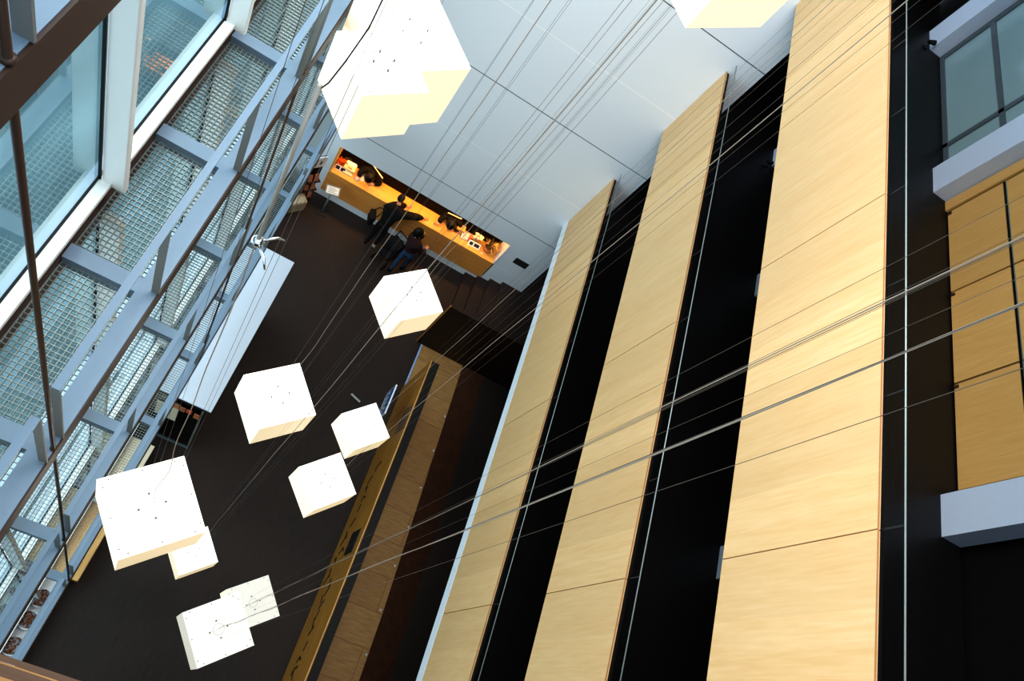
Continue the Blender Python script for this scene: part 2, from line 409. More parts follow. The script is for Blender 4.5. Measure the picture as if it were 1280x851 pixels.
# ------------------------------------------------------------------ facade (windows), storey by storey
XF = -1.49
def facade(n, z0, z1, label):
    wdw = thing('window_%d' % n, label, 'window', (XF, -1.5, z0)); wdw['kind'] = 'structure'
    MB().box(.010, .09, 0, 13.42, -.04, 0).build('sill', M['frame_white'], wdw)
    MB().box(-.065, -.008, 0, 13.42, -.05, .0).build('outer_sill', M['steel_blue'], wdw)
    MB().box(-.008, .010, 0, 13.42, -.03, .004).build('glazing_seal', M['black'], wdw)
    MB().box(-.06, .03, 0, 13.42, -.55, -.041).build('spandrel', M['beam_shade'], wdw)  # brown carries the shade on the face below the sill
    ys = [2.87 + 1.83*k + 1.5 for k in range(-2, 5)]
    for y in ys:
        m = MB(); m.rbox((.10, y, (z1-z0-.55)/2), (.16, .06, z1-z0-.45), .012); mo_ = m.build('mullion', M['frame_white'], wdw); MB().box(.0, .02, y-.042, y-.03, 0, z1-z0-.55).build('gasket', M['black'], mo_)
    e = [0] + ys + [13.42]
    for a, b in zip(e, e[1:]):
        MB().add([(0,a+.03,.0),(0,b-.03,.0),(0,b-.03,z1-z0-.55),(0,a+.03,z1-z0-.55)], [(0,1,2,3)]).build('pane', M['glass'], wdw)
facade(2, 11.71, 15.28, 'glazed facade storey with white sill and mullions, upper left')
facade(3, 8.13, 11.71, 'glazed facade storey seen through the upper grating')
facade(4, 4.55, 8.13, 'glazed facade storey seen through the second grating')
facade(5, .55, 4.55, 'ground storey of the glazed facade')
facade(6, 15.28, 18.9, 'top storey of the glazed facade beside the viewpoint')
struct('ground_outside', MB().box(-30, -1.62, -12, 30, -.3, -.1), M['ground'], 'pale paving outside the glazed facade', 'ground')
for a, b, m, lab in ((-2.62,-2.36,'white','pale kerb strip outside the facade, farther one'), (-2.30,-2.08,'white','pale kerb strip outside the facade, nearer one'), (-2.05,-1.88,'black','black drain strip along the outside of the facade')):
    struct('kerb_strip', MB().box(a, b, -6, 16, -.1, -.02), M[m], lab, 'kerb')

# ------------------------------------------------------------------ maintenance walkways with gratings
CB = [2.35 + 1.23*k for k in range(-2, 8)]       # cross beam centres (y)
XO, XI, XE = -1.43, -.93, -.79
def grating_mesh():
    g = MB(); W, Ln = XI-XO, 1.23-.12
    nx, ny = 13, 28
    for i in range(nx+1): x = W*i/nx; g.box(x-.0016, x+.0016, 0, Ln, -.03, 0)
    for j in range(ny+1): y = Ln*j/ny; g.box(0, W, y-.0019, y+.0019, -.022, -.001)
    return g
GR = None
def walkway(li, z, label):
    global GR
    t = thing('grating_walkway', label, 'walkway', (0, 0, z), 0, 'steel walkways stacked along the facade')
    MB().box(XI, XE-.012, .02, YW-.005, -.16, 0).build('edge_beam', M['steel_blue'], t)
    MB().box(XE-.012, XE, .02, YW-.005, -.17, -.004).build('shaded_side', M['beam_shade'], t)  # inner side of the beam, its backlit shade put into the colour
    MB().box(XO-.03, XO, .02, YW-.005, -.16, -.03).build('wall_beam', M['beam_shade'], t)
    for y in CB:
        if y > .1: MB().box(XO, XI, y-.06, y+.06, -.15, -.002).build('cross_beam', M['steel_blue'], t)
    for k, y in enumerate(CB[:-1]):
        if li == 3 and k == 0: continue
        if GR is None:
            GR = grating_mesh().build('grating', M['galv'], t); o = GR; o.location = (XO, y+.06, -.07)
        else: o = inst(GR, 'grating', t, (XO, y+.06, -.07))
    # rail posts and flat top rail, doubled and interrupted where a rod passes
    RH = .92; xr = -.817
    gaps = [1.12, 4.81, 8.50]
    for y in CB:
        if y < .3: continue
        ys = [y-.085, y+.085] if any(abs(y-g) < .1 for g in gaps) else [y]
        for q in ys:
            MB().box(xr-.026, xr+.026, q-.006, q+.006, 0, RH).build('rail_post', M['steel_dark'], t)
    e = [.03] + [v for g in gaps for v in (g-.085, g+.085)] + [YW-.01]
    for a, b in zip(e[::2], e[1::2]):
        MB().box(xr-.024, xr+.024, a, b, RH, RH+.012).build('top_rail', M['steel_blue'], t)
walkway(1, LV[1], 'grey blue grating walkway nearest below, beside the bright window sill')
walkway(0, LV[0], 'grey blue walkway beam with dark side crossing the top left corner')
walkway(2, LV[2], 'grey blue grating walkway, second level down the facade')
walkway(3, LV[3], 'grey blue grating walkway, lowest level beside the white vestibule roof')
for y, lab in ((1.13, 'brown vertical rod running down the left edge past the walkways'), (4.82, 'brown vertical rod crossing the walkways left of the largest lamp pair')):
    r_ = thing('tie_rod', lab, 'rod', (-.808, y-.005, 4.13))
    zt_ = 15.0 if y < 2 else 7.45
    MB().tube([(0,0,0), (0,0,zt_)], .013, 8).build('rod', M['rod'], r_)
    for z in (LV[1:] + LV[:1] if y < 2 else LV[1:]): MB().lathe([(.021,0),(.021,.008),(.016,.014)], (0,0,z-4.13), 10).build('collar', M['rod'], r_)

# ------------------------------------------------------------------ pendant cube lamps
CUBES = [ # x/h, y/h, yaw, side, h (top below eye), style, label
 ('A', .048,.389,.718,.60,.60*12.99,0,'glowing cube lamp at centre left, alone above the dark floor beside the white roof'),
 ('B', .159,.632,.737,.60,.60*13.25,0,'glowing cube lamp just below the people at the reception counter'),
 ('C', .171,.402,.774,.60,.60*18.58,0,'small glowing cube lamp partly covering the blue sign'),
 ('D', .153,.309,.772,.60,.60*16.65,0,'small glowing cube lamp touching the left edge of the inscribed wooden partition'),
 ('E', -.026,.195,.731,.60,.60*10.25,0,'large glowing cube lamp at lower left with a wavy cord, beside the walkway'),
 ('F', .040,.166,.733,.60,.60*22.40,0,'smallest glowing cube lamp, tucked under the corner of the large lower left lamp'),
 ('G', .106,.096,.726,.60,.60*15.41,1,'dimmer white cube lamp at the bottom, overlapping another lamp'),
 ('H', .130,.136,.707,.60,.60*19.68,2,'small pale cube lamp behind the dim lamp at the bottom'),
 ('I1', -.031,1.133,.777,.85,.85*5.93,0,'big glowing cube lamp at the top, rear one of the large pair'),
 ('I2', -.052,1.025,.756,.55,.55*7.70,0,'big glowing cube lamp at the top, front one of the large pair'),
 ('J', 0,0,.776,1.0,0,0,'glowing cube lamp cut off by the top edge, right of the large pair'),
]
NADIR_TOP = 20.0
for nm, px, py, yaw, s, h, st, lab in CUBES:
    if nm == 'J':
        zt = 16.8-3.4545+1.0; ax, ay = .499*3.4545, 1.652*3.4545; bx, by = .706*3.4545, 1.854*3.4545
        ux, uy = (bx-ax)/s, (by-ay)/s; cx, cy = (ax+bx)/2 - uy*s/2, (ay+by)/2 + ux*s/2; yaw = math.atan2(uy, ux)
    else: cx, cy, zt = px*h, py*h, 16.8-h
    t = thing('cube_lamp', lab, 'pendant lamp', (cx, cy, zt-s), yaw, 'suspended cube lamps')
    sm, tm = (M['lamp_side'], M['lamp_top']) if st == 0 else (M['lamp_side_dim'], M['lamp_top_dim']) if st == 1 else (M['lamp_side'], M['lamp_top_dim'])
    a = s/2
    b = MB(); b.box(-a, a, -a, a, 0, s-.012); b.build('acrylic_body', sm, t)
    tp = MB().box(-a, a, -a, a, s-.012, s).build('top_panel', tm, t)
    rg = MB(); n = 24
    for k in range(n):
        q, q2 = 2*pi*k/n, 2*pi*(k+1)/n; r1, r2 = .094*s, .100*s
        rg.add([(r1*math.cos(q),r1*math.sin(q),s+.002),(r2*math.cos(q),r2*math.sin(q),s+.002),(r2*math.cos(q2),r2*math.sin(q2),s+.002),(r1*math.cos(q2),r1*math.sin(q2),s+.002)],[(0,1,2,3)])
    rg.build('cord_plate', M['galv'], tp)
    sc0 = None
    for sx, sy in [(i*u, j*v) for u, v in ((.38,.46),(.46,.38)) for i in (-1,1) for j in (-1,1)] + [(.46,0),(-.46,0),(0,.46),(0,-.46)]:
        if sc0 is None:
            sc0 = MB().lathe([(.006,0),(.006,.002),(.003,.004)], n=8).build('screw', M['frame_grey'], tp, (sx*s, sy*s, s))
        else: inst(sc0, 'screw', tp, (sx*s, sy*s, s))
    top = NADIR_TOP - (zt - s)
    for dx, dy in ((.155,0),(-.155,0),(0,.155),(0,-.155)):
        MB().lathe([(.009,0),(.009,.012),(.003,.03)], n=8).build('wire_clamp', M['frame_grey'], tp, (dx*s, dy*s, s))
        MB().tube([(dx*s, dy*s, s+.02), (dx*s, dy*s, top)], .0008, 5).build('suspension_wire', M['wire'], t)
    rr = random.Random(nm); pts = []; N = 46; ph = rr.random()*6; am = .012 if nm != 'E' else .016
    for i in range(N+1):
        zz = s + ((top if nm != 'E' else 14.75-zt+s) - s)*(i/N)**1.4; u = zz - s
        k = am*min(1, u*3)*math.exp(-u*.35)
        pts.append((k*math.sin(u*5+ph) + .004*math.sin(u*1.7), k*math.cos(u*3.7+ph*2) + .004*math.cos(u*1.3), zz))
    MB().tube(pts, .0025 if nm != 'E' else .0028, 6).build('power_cord', M['cord_dark'] if nm in ('I2',) else M['cord'], t)
    if nm == 'E':    # cable spreader on the axis of the large lamp
        zs = 14.75 - (zt - s)
        hb = MB(); hb.ball((0,0,zs), .02, 10); hb.build('spreader_hub', M['chrome'], t)
        for k in (0, 3):
            d = Vector((math.cos(k*pi/2), math.sin(k*pi/2), 0))
            MB().tube([d*.02+Vector((0,0,zs)), d*.06+Vector((0,0,zs+.004)), d*.085+Vector((0,0,zs-.02))], [.005,.0045,.003], 6).build('spreader_arm', M['chrome'], t)
        MB().tube([(0,0,zs), (0,0,zs+.72)], .0065, 8).build('upper_pole', M['pole'], t)
        ux, uy = math.cos(-yaw), math.sin(-yaw); up_ = []
        for k in range(20):
            q = k/19; o_ = .055*min(1, q*6)**1.5 + .006*math.sin(q*25)
            up_.append((ux*o_, uy*o_, zs+.70 + (top-zs-.70)*q**1.6))
        MB().tube(up_, .0019, 6).build('upper_cord', M['cord_dark'], t)

# ------------------------------------------------------------------ reception counter and what stands on it
rc = thing('reception_counter', 'long wooden reception counter glowing orange in the white wall opening', 'counter', (-.65, YW-.015, .27))
MB().box(0, 4.74, 0, .03, 0, .80).build('front_panel', M['counter_wood'], rc)
MB().box(0, 4.74, -.005, .50, .80, .84).build('counter_top', M['counter_top'], rc)
MB().box(0, 4.74, .40, .43, -.27, .80).build('back_panel', M['counter_wood'], rc)
al = bpy.data.lights.new('niche_light', 'AREA'); al.shape = 'RECTANGLE'; al.size = 4.4; al.size_y = .10; al.energy = 62; al.color = (1, .50, .13)
ao = bpy.data.objects.new('niche_light', al); COL.objects.link(ao); ao.location = (1.74, 12.30, 2.06)
lf = MB().box(-2.2, 2.2, -.07, .07, -.012, .02).build('light_strip', M['machine'], None, (1.74, 12.30, 2.085)); tag(lf, 'warm light strip in the ceiling of the reception niche', 'light')
ZC = 1.11
def on(x, y): return (x, y, ZC)
# orange flowers and round dark basket at the left end
fb = thing('flower_bowl', 'bowl of orange flowers at the left end of the counter', 'flower bowl', on(-.47, 12.26))
MB().lathe([(.06,0),(.10,.05),(.12,.10),(.11,.10),(.05,.02)], n=14).build('bowl', M['terracotta'], fb)
g = MB()
for k in range(26):
    a, r = R.random()*6.28, R.random()*.12; g.ball((r*math.cos(a), r*math.sin(a), .12+R.random()*.06-r*.2), .022+R.random()*.014, 6)
g.build('flowers', M['orange'], fb)
bk = thing('round_basket', 'dark round basket behind the orange flowers', 'basket', on(-.36, 12.36))
MB().lathe([(.07,0),(.10,.10),(.105,.16),(.095,.16),(.06,.02)], n=14).build('basket_body', M['dark_brown'], bk)
MB().tube([(.1*math.cos(q), 0, .16+.1*math.sin(q)) for q in [pi*k/10 for k in range(11)]], .007).build('basket_handle', M['dark_brown'], bk)
def leaning_card(name, label, cat, x, y, w_, h_, frame, dark, tilt=.9, rz=0):
    c = thing(name, label, cat, on(x, y), rz)
    Mx = Matrix.Rotation(-(pi/2-tilt), 4, 'X')
    MB().box(-w_/2, w_/2, -.006, .006, 0, h_, Mx).build('card_frame', M[frame], c)
    return c, Mx
c, Mx = leaning_card('photo_card', 'small framed card with dark pictures at the left end of the counter', 'card', -.43, 12.06, .28, .13, 'white', 'ink')
for a, b in ((-.12,-.02),(.01,.12)): MB().box(a, b, -.008, -.006, .02, .11, Mx).build('picture', M['ink'], c)
c, Mx = leaning_card('notice_board', 'white notice sheet with grey lines leaning on the counter', 'notice', 3.12, 12.12, .24, .22, 'frame_grey', 'paper', .75, .15)
MB().box(-.105, .105, -.008, -.006, .015, .205, Mx).build('sheet', M['paper'], c)
tl = MB()
for k in range(7): tl.box(-.08, .08 - (k%3)*.03, -.0095, -.008, .03+k*.024, .038+k*.024, Mx)
tl.build('text_lines', M['frame_grey'], c)
c, Mx = leaning_card('framed_card', 'white frame with two dark pictures near the right end of the counter', 'picture frame', 3.43, 12.06, .34, .15, 'white', 'ink', .7, .05)
MB().box(-.14, -.04, -.008, -.006, .03, .12, Mx).build('picture', M['ink'], c); MB().box(-.01, .14, -.008, -.006, .03, .12, Mx).build('picture', M['ink'], c)
cr_ = thing('card_reader', 'cream printer with a bright display on the left part of the counter', 'printer', on(-.24, 12.2), .05)
MB().rbox((0,.06,.07), (.30,.26,.14), .02).build('housing', M['machine'], cr_)
MB().cbox((0,.12,.155), (.22,.10,.02), 0, .3).build('display', plain('lit_display', (255,236,190), .4, emit=.6, ecol=(255,236,190)), cr_)
MB().box(-.12, .12, -.14, -.07, .0, .05).build('paper_tray', M['machine'], cr_)
MB().box(-.04, .06, -.03, .0, .14, .147).build('red_key', M['red'], cr_)
cp = thing('cup', 'small white cup beside the printer on the counter', 'cup', on(.03, 12.07))
MB().lathe([(.03,0),(.04,.08),(.036,.08),(.026,.01)], n=12).build('cup_body', M['paper'], cp)
MB().tube([(.038,0,.06),(.06,0,.055),(.06,0,.03),(.034,0,.02)], .006).build('handle', M['paper'], cp)
pp = MB(); pp.cbox((0,0,.005), (.16,.22,.01), .2); pp.cbox((.01,.01,.013), (.15,.21,.006), .35)
tag(pp.build('paper_stack', M['paper'], None, on(.09, 12.22)), 'loose stack of paper beside the white cup', 'paper')
def monitor(x, y, rz, lab):
    m = thing('monitor', lab, 'monitor', on(x, y), rz)
    MB().box(-.2, .2, -.012, .012, .10, .38).build('screen', M['charcoal'], m); MB().box(-.2, .2, -.014, .014, .38, .386).build('bezel', M['pink'], m)
    MB().box(-.02, .02, .0, .03, 0, .2).build('neck', M['charcoal'], m); MB().box(-.09, .09, -.06, .07, 0, .012).build('stand', M['charcoal'], m)
monitor(.40, 12.34, -.55, 'thin dark monitor behind the left receptionist')
monitor(2.60, 12.36, .12, 'thin dark monitor behind the right receptionist')
bx_ = thing('carton', 'orange cardboard box right of the right receptionist', 'box', on(2.92, 12.30), .1)
MB().box(-.11, .11, -.09, .09, 0, .18).build('box_body', M['counter_top'], bx_)
MB().cbox((0,-.05,.184), (.22,.08,.004), 0, .15).build('flap', M['counter_top'], bx_); MB().cbox((0,.05,.184), (.22,.08,.004), 0, -.15).build('flap', M['counter_top'], bx_)
tag(MB().cbox((0,0,.05), (.12,.03,.10), .3, -.3).build('leaflet', M['red'], None, on(3.27, 12.20)), 'orange red leaflet between the notice and the pink flowers', 'leaflet')
vf = thing('flower_vase', 'vase of pale pink flowers behind the white frame', 'flower vase', on(3.40, 12.30))
MB().lathe([(.045,0),(.06,.06),(.04,.13),(.05,.15),(.035,.14)], n=12).build('vase', M['white'], vf)
g = MB()
for k in range(14):
    a, r = R.random()*6.28, .03+R.random()*.11
    c0 = Vector((r*math.cos(a), r*math.sin(a), .20+R.random()*.06))
    for q in range(5): g.ball(c0+Vector((.025*math.cos(q*1.257), .025*math.sin(q*1.257), 0)), (.022,.022,.010), 6)
g.build('flowers', M['pink'], vf)
pl_ = thing('potted_plant', 'potted plant with straw coloured plumes at the right end of the counter', 'plant', on(3.80, 12.20))
MB().lathe([(.08,0),(.13,.10),(.14,.17),(.12,.17),(.11,.13)], n=16).build('pot', M['terracotta'], pl_)
g = MB(); g2 = MB()
for k in range(60):
    a = R.random()*6.28; r = .10+R.random()*.16; z = .28+R.random()*.12
    p0 = Vector((.03*math.cos(a), .03*math.sin(a), .14)); p2 = Vector((r*math.cos(a), r*math.sin(a), z - r*.3))
    p1 = (p0+p2)/2 + Vector((0,0,.10))
    (g if k % 3 else g2).tube([p0, p1, p2], [.006,.012,.002], 4)
for k in range(26):
    a = -.6+R.random()*1.6; g2.tube([(.02,0,.2), (.14*math.cos(a), .14*math.sin(a), .36), (.27*math.cos(a), .27*math.sin(a), .34+R.random()*.05)], [.004,.006,.002], 4)
g.build('leaves', M['leaf'], pl_); g2.build('plumes', M['straw'], pl_)
tag(MB().rbox((0,0,.006), (.08,.03,.012), .01).build('card_holder', M['paper'], None, on(3.70, 12.03), .1), 'tiny white card at the front edge of the counter, right of the frame', 'card')

# sign stand in front of the counter
ss = thing('sign_stand', 'sign stand with a tilted white sheet at the left end of the counter', 'sign stand', (-.34, 11.50, 0), .28)
MB().rbox((0,0,.012), (.30,.26,.024), .03).build('base', M['charcoal'], ss)
MB().tube([(0,0,.02), (0,0,.98)], .02, 8).build('post', M['galv'], ss)
Mx = Matrix.Translation((0,0,1.02)) @ Matrix.Rotation(.5, 4, 'X')
MB().box(-.18, .18, -.12, .12, -.02, .015, Mx).build('tray', M['steel_dark'], ss)
MB().box(-.15, .15, -.09, .09, .015, .019, Mx).build('sheet', M['paper'], ss)
tl = MB()
for k in range(4): tl.box(-.11, .11 - (k%2)*.05, -.06+k*.035, -.05+k*.035, .019, .021, Mx)
tl.build('text_lines', M['frame_grey'], ss)

# brochure rack and upholstered block left of the counter
rz = math.atan2(.38, .35)
br_ = thing('brochure_rack', 'brochure rack with white header board against the white wall, left of the counter', 'rack', (-.955, 11.45, 0), rz)
MB().box(-.27, .27, .03, .05, 0, 1.9).build('back_board', M['black'], br_)
hd = MB().box(-.27, .27, .0, .03, 1.5, 1.9).build('header_board', M['white'], br_)
MB().box(-.235, .04, -.004, 0, 1.55, 1.85).build('header_picture', M['photo_tan'], hd)
sy = MB(); sy.tube([(.12,-.003,1.78),(.14,-.003,1.70),(.12,-.003,1.62),(.16,-.003,1.66),(.18,-.003,1.76)], .010); sy.build('header_symbol', M['ink'], hd)
for z in (.25, .62, 1.0): MB().box(-.27, .27, -.12, .03, z-.02, z).build('shelf', M['dark_brown'], br_)
cz, sz = math.cos(rz), math.sin(rz)
ROW = ['lowest', 'middle', 'top']
for i, z in enumerate((.25, .62, 1.0)):
    for j in range(3):
        lx = -.17 + j*.17
        p = (-.955 + cz*lx + sz*.045, 11.45 + sz*lx - cz*.045, z)
        b_ = MB(); b_.box(-.055, .055, -.02, .0, 0, .22, Matrix.Rotation(-.2, 4, 'X')); b_.box(-.05, .05, -.032, -.022, 0, .16, Matrix.Rotation(-.2, 4, 'X'))
        tag(b_.build('brochure', M['brochure'], None, p, rz), 'brown orange brochures on the %s shelf of the rack, %s of three' % (ROW[i], ['left pile','middle pile','right pile'][j]), 'brochure', 'brochures in the rack')
po = thing('seat_block', 'beige upholstered seat block on the floor in front of the brochure rack', 'seat', (-1.0, 11.17, 0), rz)
MB().rbox((0,0,.22), (.50,.28,.40), .05).build('upholstery', M['beige'], po); MB().box(-.22, .22, -.11, .11, 0, .03).build('plinth', M['black'], po)
MB().rbox((0,0,.425), (.47,.25,.02), .04).build('seat_pad', M['beige'], po)
vt_ = thing('wall_vent', 'black rectangular vent low on the white wall, right of the reception', 'vent', (4.635, YW, 1.69))
MB().box(-.19, .19, -.015, 0, -.12, .12).build('vent_frame', M['black'], vt_)
for k in range(5): MB().cbox((0, -.018, -.09+k*.045), (.35,.01,.025), 0, .5).build('louvre', M['charcoal'], vt_)

# ------------------------------------------------------------------ stairs, dark wall, partition with inscription, inner floors
st = MB()
for k in range(4): st.box(3.70+.32*k, 5.0, 9.46, YW-.001, .15*k if k else .001, .15*(k+1))
struct('stairs', st, M['floor'], 'dark stairs rising along the white wall', 'stairs')
struct('landing', MB().box(5.0, XB-.001, 9.46, 14.09, .001, .60), M['floor'], 'dark landing at the top of the stairs', 'landing')
dw = thing('stair_wall', 'dark brown wall panel beside the stairs', 'wall panel', (3.23, 9.40, 0))
MB().box(0, 4.19, 0, .05, 0, 2.2).build('panel', M['dark_brown'], dw); MB().box(-.02, 0, -.002, .052, 0, 2.2).build('lit_end_face', M['sign_wood'], dw)  # lighter wood puts the light on the panel's end into the colour
struct('floor_inner', MB().add([(3.40,-1.0,.006),(4.86,-1.0,.006),(4.82,3,.006),(4.58,9.39,.006),(3.40,9.39,.006)], [(0,1,2,3,4)]), M['tan_floor'], 'tan wooden floor strip behind the inscribed partition', 'floor')
struct('floor_carpet', MB().add([(4.87,-1.0,.004),(5.5,-1.0,.004),(5.4,4,.004),(5.22,9.39,.004),(4.585,9.39,.004),(4.83,3,.004)], [(0,1,2,3,4,5)]), M['brown_floor'], 'dark brown floor strip beside the tan floor', 'floor')
struct('trim_4', MB().box(3.355, 3.395, 8.08, 9.39, 0, .02), plain('pale_blue_threshold', (150,182,226), .3), 'pale blue threshold strip at the partition end', 'trim')
pw = thing('partition_wall', 'long olive brown wooden partition with dark handwritten inscription', 'partition', (3.33, .0, 0))
fc_ = MB().box(0, .03, -1.0, 8.07, 0, 1.93).build('inscribed_face', M['sign_wood'], pw)
MB().box(0.031, .21, -1.0, 8.06, 0, 1.935).build('partition_body', M['black'], pw)
MB().box(-.002, .014, -1.0, 8.07, 1.93, 1.94).build('top_edge', M['bench_wood'], pw)
lt = MB(); rr = random.Random(3)
def stroke(y, z, pts, wd=.05):
    q = [(-.004, y+a*1.4, z+b*1.4) for a, b in pts]
    for p0, p1 in zip(q, q[1:]): lt.bar(p0, p1, wd, .008, (1,0,0))
GL = [[(0,.15),(-.03,.0),(-.12,-.06)], [(-.06,.06),(.06,-.02)], [(-.07,.04),(.04,.0),(.02,-.08)], [(-.09,-.05),(.0,.05),(.08,.06)],
      [(-.08,.0),(.05,.05)], [(-.04,.09),(.0,-.02),(-.08,-.08)], [(.06,.08),(-.06,-.06)], [(-.02,.1),(.04,0),(-.05,-.1)], [(-.07,.05),(.07,-.05)]]
LET = [(5.74,.84,0),(5.40,.61,6),(5.19,.62,2),(4.99,.72,5),(4.73,.66,4),(4.39,.62,6),(4.12,.50,1),(4.03,.41,3),(3.76,.67,7),(3.57,.45,2),(3.30,.42,8),(3.15,.30,6),(3.05,.78,1),(2.91,.81,3),(2.72,.62,1),(2.60,.80,6),(2.42,.78,4),(2.24,.78,8),(2.08,.83,6),(1.80,.86,4),(1.58,.82,5),(1.40,.74,0),(1.24,.78,1)]
for y, z, k in LET: stroke(y, z, GL[k])
lt.build('inscription', M['ink'], fc_)
MB().box(-.012, 0, 3.58, 4.08, 1.05, 1.62).build('dark_patch', M['charcoal'], pw)  # dark plaque high on the inscribed face
MB().box(-.008, 0, 6.35, 6.95, 1.25, 1.85).build('dark_patch', M['rail_dark'], pw)  # darker area of the wood face, laid on as a thin sheet
# blue sign on a post in front of the partition
bs = thing('blue_sign', 'blue sign with white lettering standing by the partition', 'sign', (2.86, 6.92, 0))
MB().rbox((0,0,.012), (.28,.36,.024), .03).build('base', M['galv'], bs); MB().tube([(.02,0,.02), (.02,0,1.0)], .018, 8).build('post', M['galv'], bs)
MB().box(0, .03, -.37, .37, .95, 1.62).build('sign_panel', M['white'], bs); bf_ = MB().box(-.005, 0, -.345, .345, .98, 1.60).build('blue_face', M['blue'], bs)
tl = MB()
for r_i, (z, n, a, h_) in enumerate(((1.30, 5, .04, .16), (1.12, 6, .02, .09))):
    for k in range(n):
        y = .27 - k*.54/(n-1)
        tl.box(-.008, -.005, y-.012, y+.012, z-h_/2, z+h_/2)
        tl.bar((-.0065, y, z + h_/2*(1 if k%2 else -1)*.8), (-.0065, y-.07, z + h_/2*(-.6 if k%3 else .8)), .022, .003, (1,0,0))
tl.box(-.008, -.005, -.2, .25, 1.03, 1.045)
tl.build('lettering', M['paper'], bf_)
tag(MB().bar((0,0,.03), (.26,-.1,.05), .05, .04).build('floor_bar', M['galv'], None, (2.25, 7.30, 0)), 'small pale bar lying on the floor left of the blue sign', 'bar')
for k, (x, y) in enumerate([(4.6,7.87),(4.63,6.92),(4.65,5.94),(4.70,4.97),(4.71,4.05),(4.75,3.07),(4.79,2.14)]):
    f_ = thing('floor_spot', 'small metal floor spot along the tan floor edge', 'floor light', (x, y, .006), 0, 'floor spots along the tan floor')
    MB().lathe([(.032,0),(.032,.008),(.026,.012)], n=10).build('ring', M['galv'], f_); MB().lathe([(.022,.012),(.018,.016)], n=10).build('lens', M['paper'], f_)

# ------------------------------------------------------------------ entrance vestibule with white roof
ve = thing('entrance_vestibule', 'glass entrance vestibule with a large white flat roof below the walkway', 'vestibule', (-1.42, 4.58, 0))
W, D, HV = 1.15, 3.55, 2.83
MB().box(0, W, 0, D, HV-.04, HV).build('roof', M['roof_white'], ve)
MB().box(0, W, .05, D-.05, HV-.30, HV-.042).build('roof_box', M['dark_brown'], ve)
for x, y in ((.05,.02),(W-.15,.02),(.05,D-.06),(W-.15,D-.06)): MB().box(x, x+.04, y, y+.04, .04, HV-.30).build('corner_post', M['steel_dark'], ve)
MB().box(.05, W-.11, .0, .06, 0, .05).build('base_rail', M['frame_grey'], ve); MB().box(W-.16, W-.11, .06, D, 0, .03).build('base_rail', M['dark_brown'], ve)
MB().box(.09, W-.15, .03, .038, .05, HV-.30).build('end_pane', M['glass_dark'], ve)
MB().box(W-.135, W-.127, .06, D-.06, .03, HV-.30).build('side_pane', M['dark_brown'], ve)  # opaque brown stands in for side glass in shade
MB().box(.12, .95, .9, .95, 0, HV-.32).build('inner_board', M['charcoal'], ve)
tag(MB().box(-.2, .2, -.01, .01, 0, .72).build('poster', M['cream'], None, (-1.0, 4.57, 1.52)), 'cream poster on the dark glass end of the vestibule', 'poster')
for k, (x, m) in enumerate(((-.86,'terracotta'),(-.74,'brochure'),(-.62,'red'),(-.47,'terracotta'))):
    tag(MB().box(-.05, .05, -.008, .008, 0, [.18,.22,.16,.24][k]).build('leaflet', M[m], None, (x, 4.56, [2.30,2.26,2.32,2.20][k])), 'small brown leaflet under the roof edge on the vestibule glass, %s' % ['leftmost','second from left','third from left','rightmost'][k], 'leaflet', 'leaflets on the vestibule glass')

# bench, cream cabinet, ledge with bowls along the facade
be = thing('wooden_bench', 'tan wooden bench against the facade at lower left, beside the lowest walkway', 'bench', (-1.17, 2.35, 0))
MB().rbox((0,0,.42), (.52,1.72,.06), .03).build('seat', M['bench_wood'], be)
MB().box(-.24, .24, -.84, -.78, 0, .39).build('leg_panel', M['bench_wood'], be); MB().box(-.24, .24, .78, .84, 0, .39).build('leg_panel', M['bench_wood'], be)
MB().box(.20, .24, -.78, .78, .02, .39).build('front_panel', M['bench_wood'], be)
ca = thing('display_cabinet', 'cream low cabinet behind the large lower left lamp', 'cabinet', (-1.20, 3.82, 0))
MB().box(-.25, .24, -.42, .42, .05, .43).build('carcass', M['cream'], ca); MB().box(-.26, .26, -.43, .43, .43, .46).build('cabinet_top', M['cream'], ca); MB().box(-.22, .21, -.39, .39, 0, .05).build('plinth', M['black'], ca)
le = thing('window_ledge', 'white ledge carrying the round bowls at the lower left corner', 'ledge', (-1.32, .62, 0))
MB().box(-.14, .2, -.78, .78, 0, .30).build('ledge_body', M['steel_dark'], le); MB().box(-.15, .21, -.79, .79, .30, .33).build('ledge_top', M['white'], le)
for y, lab in ((1.05, 'glass bowl of dried brown flowers, topmost of the three on the ledge'), (.66, 'glass bowl of dried brown flowers, middle of the three on the ledge'), (.22, 'glass bowl of dried brown flowers, lowest of the three on the ledge')):
    bw = thing('flower_bowl', lab, 'flower bowl', (-1.30, y, .33), 0, 'bowls of dried flowers on the ledge')
    MB().lathe([(.08,0),(.15,.06),(.165,.13),(.155,.13),(.14,.06),(.06,.01)], n=18).build('bowl', M['white'], bw)
    g = MB()
    for k in range(70):
        a, r = R.random()*6.28, .135*math.sqrt(R.random()); g.ball((r*math.cos(a), r*math.sin(a), .12+R.random()*.07-r*.25), .012+R.random()*.016, 5)
    g.build('dried_flowers', M['dried'], bw)

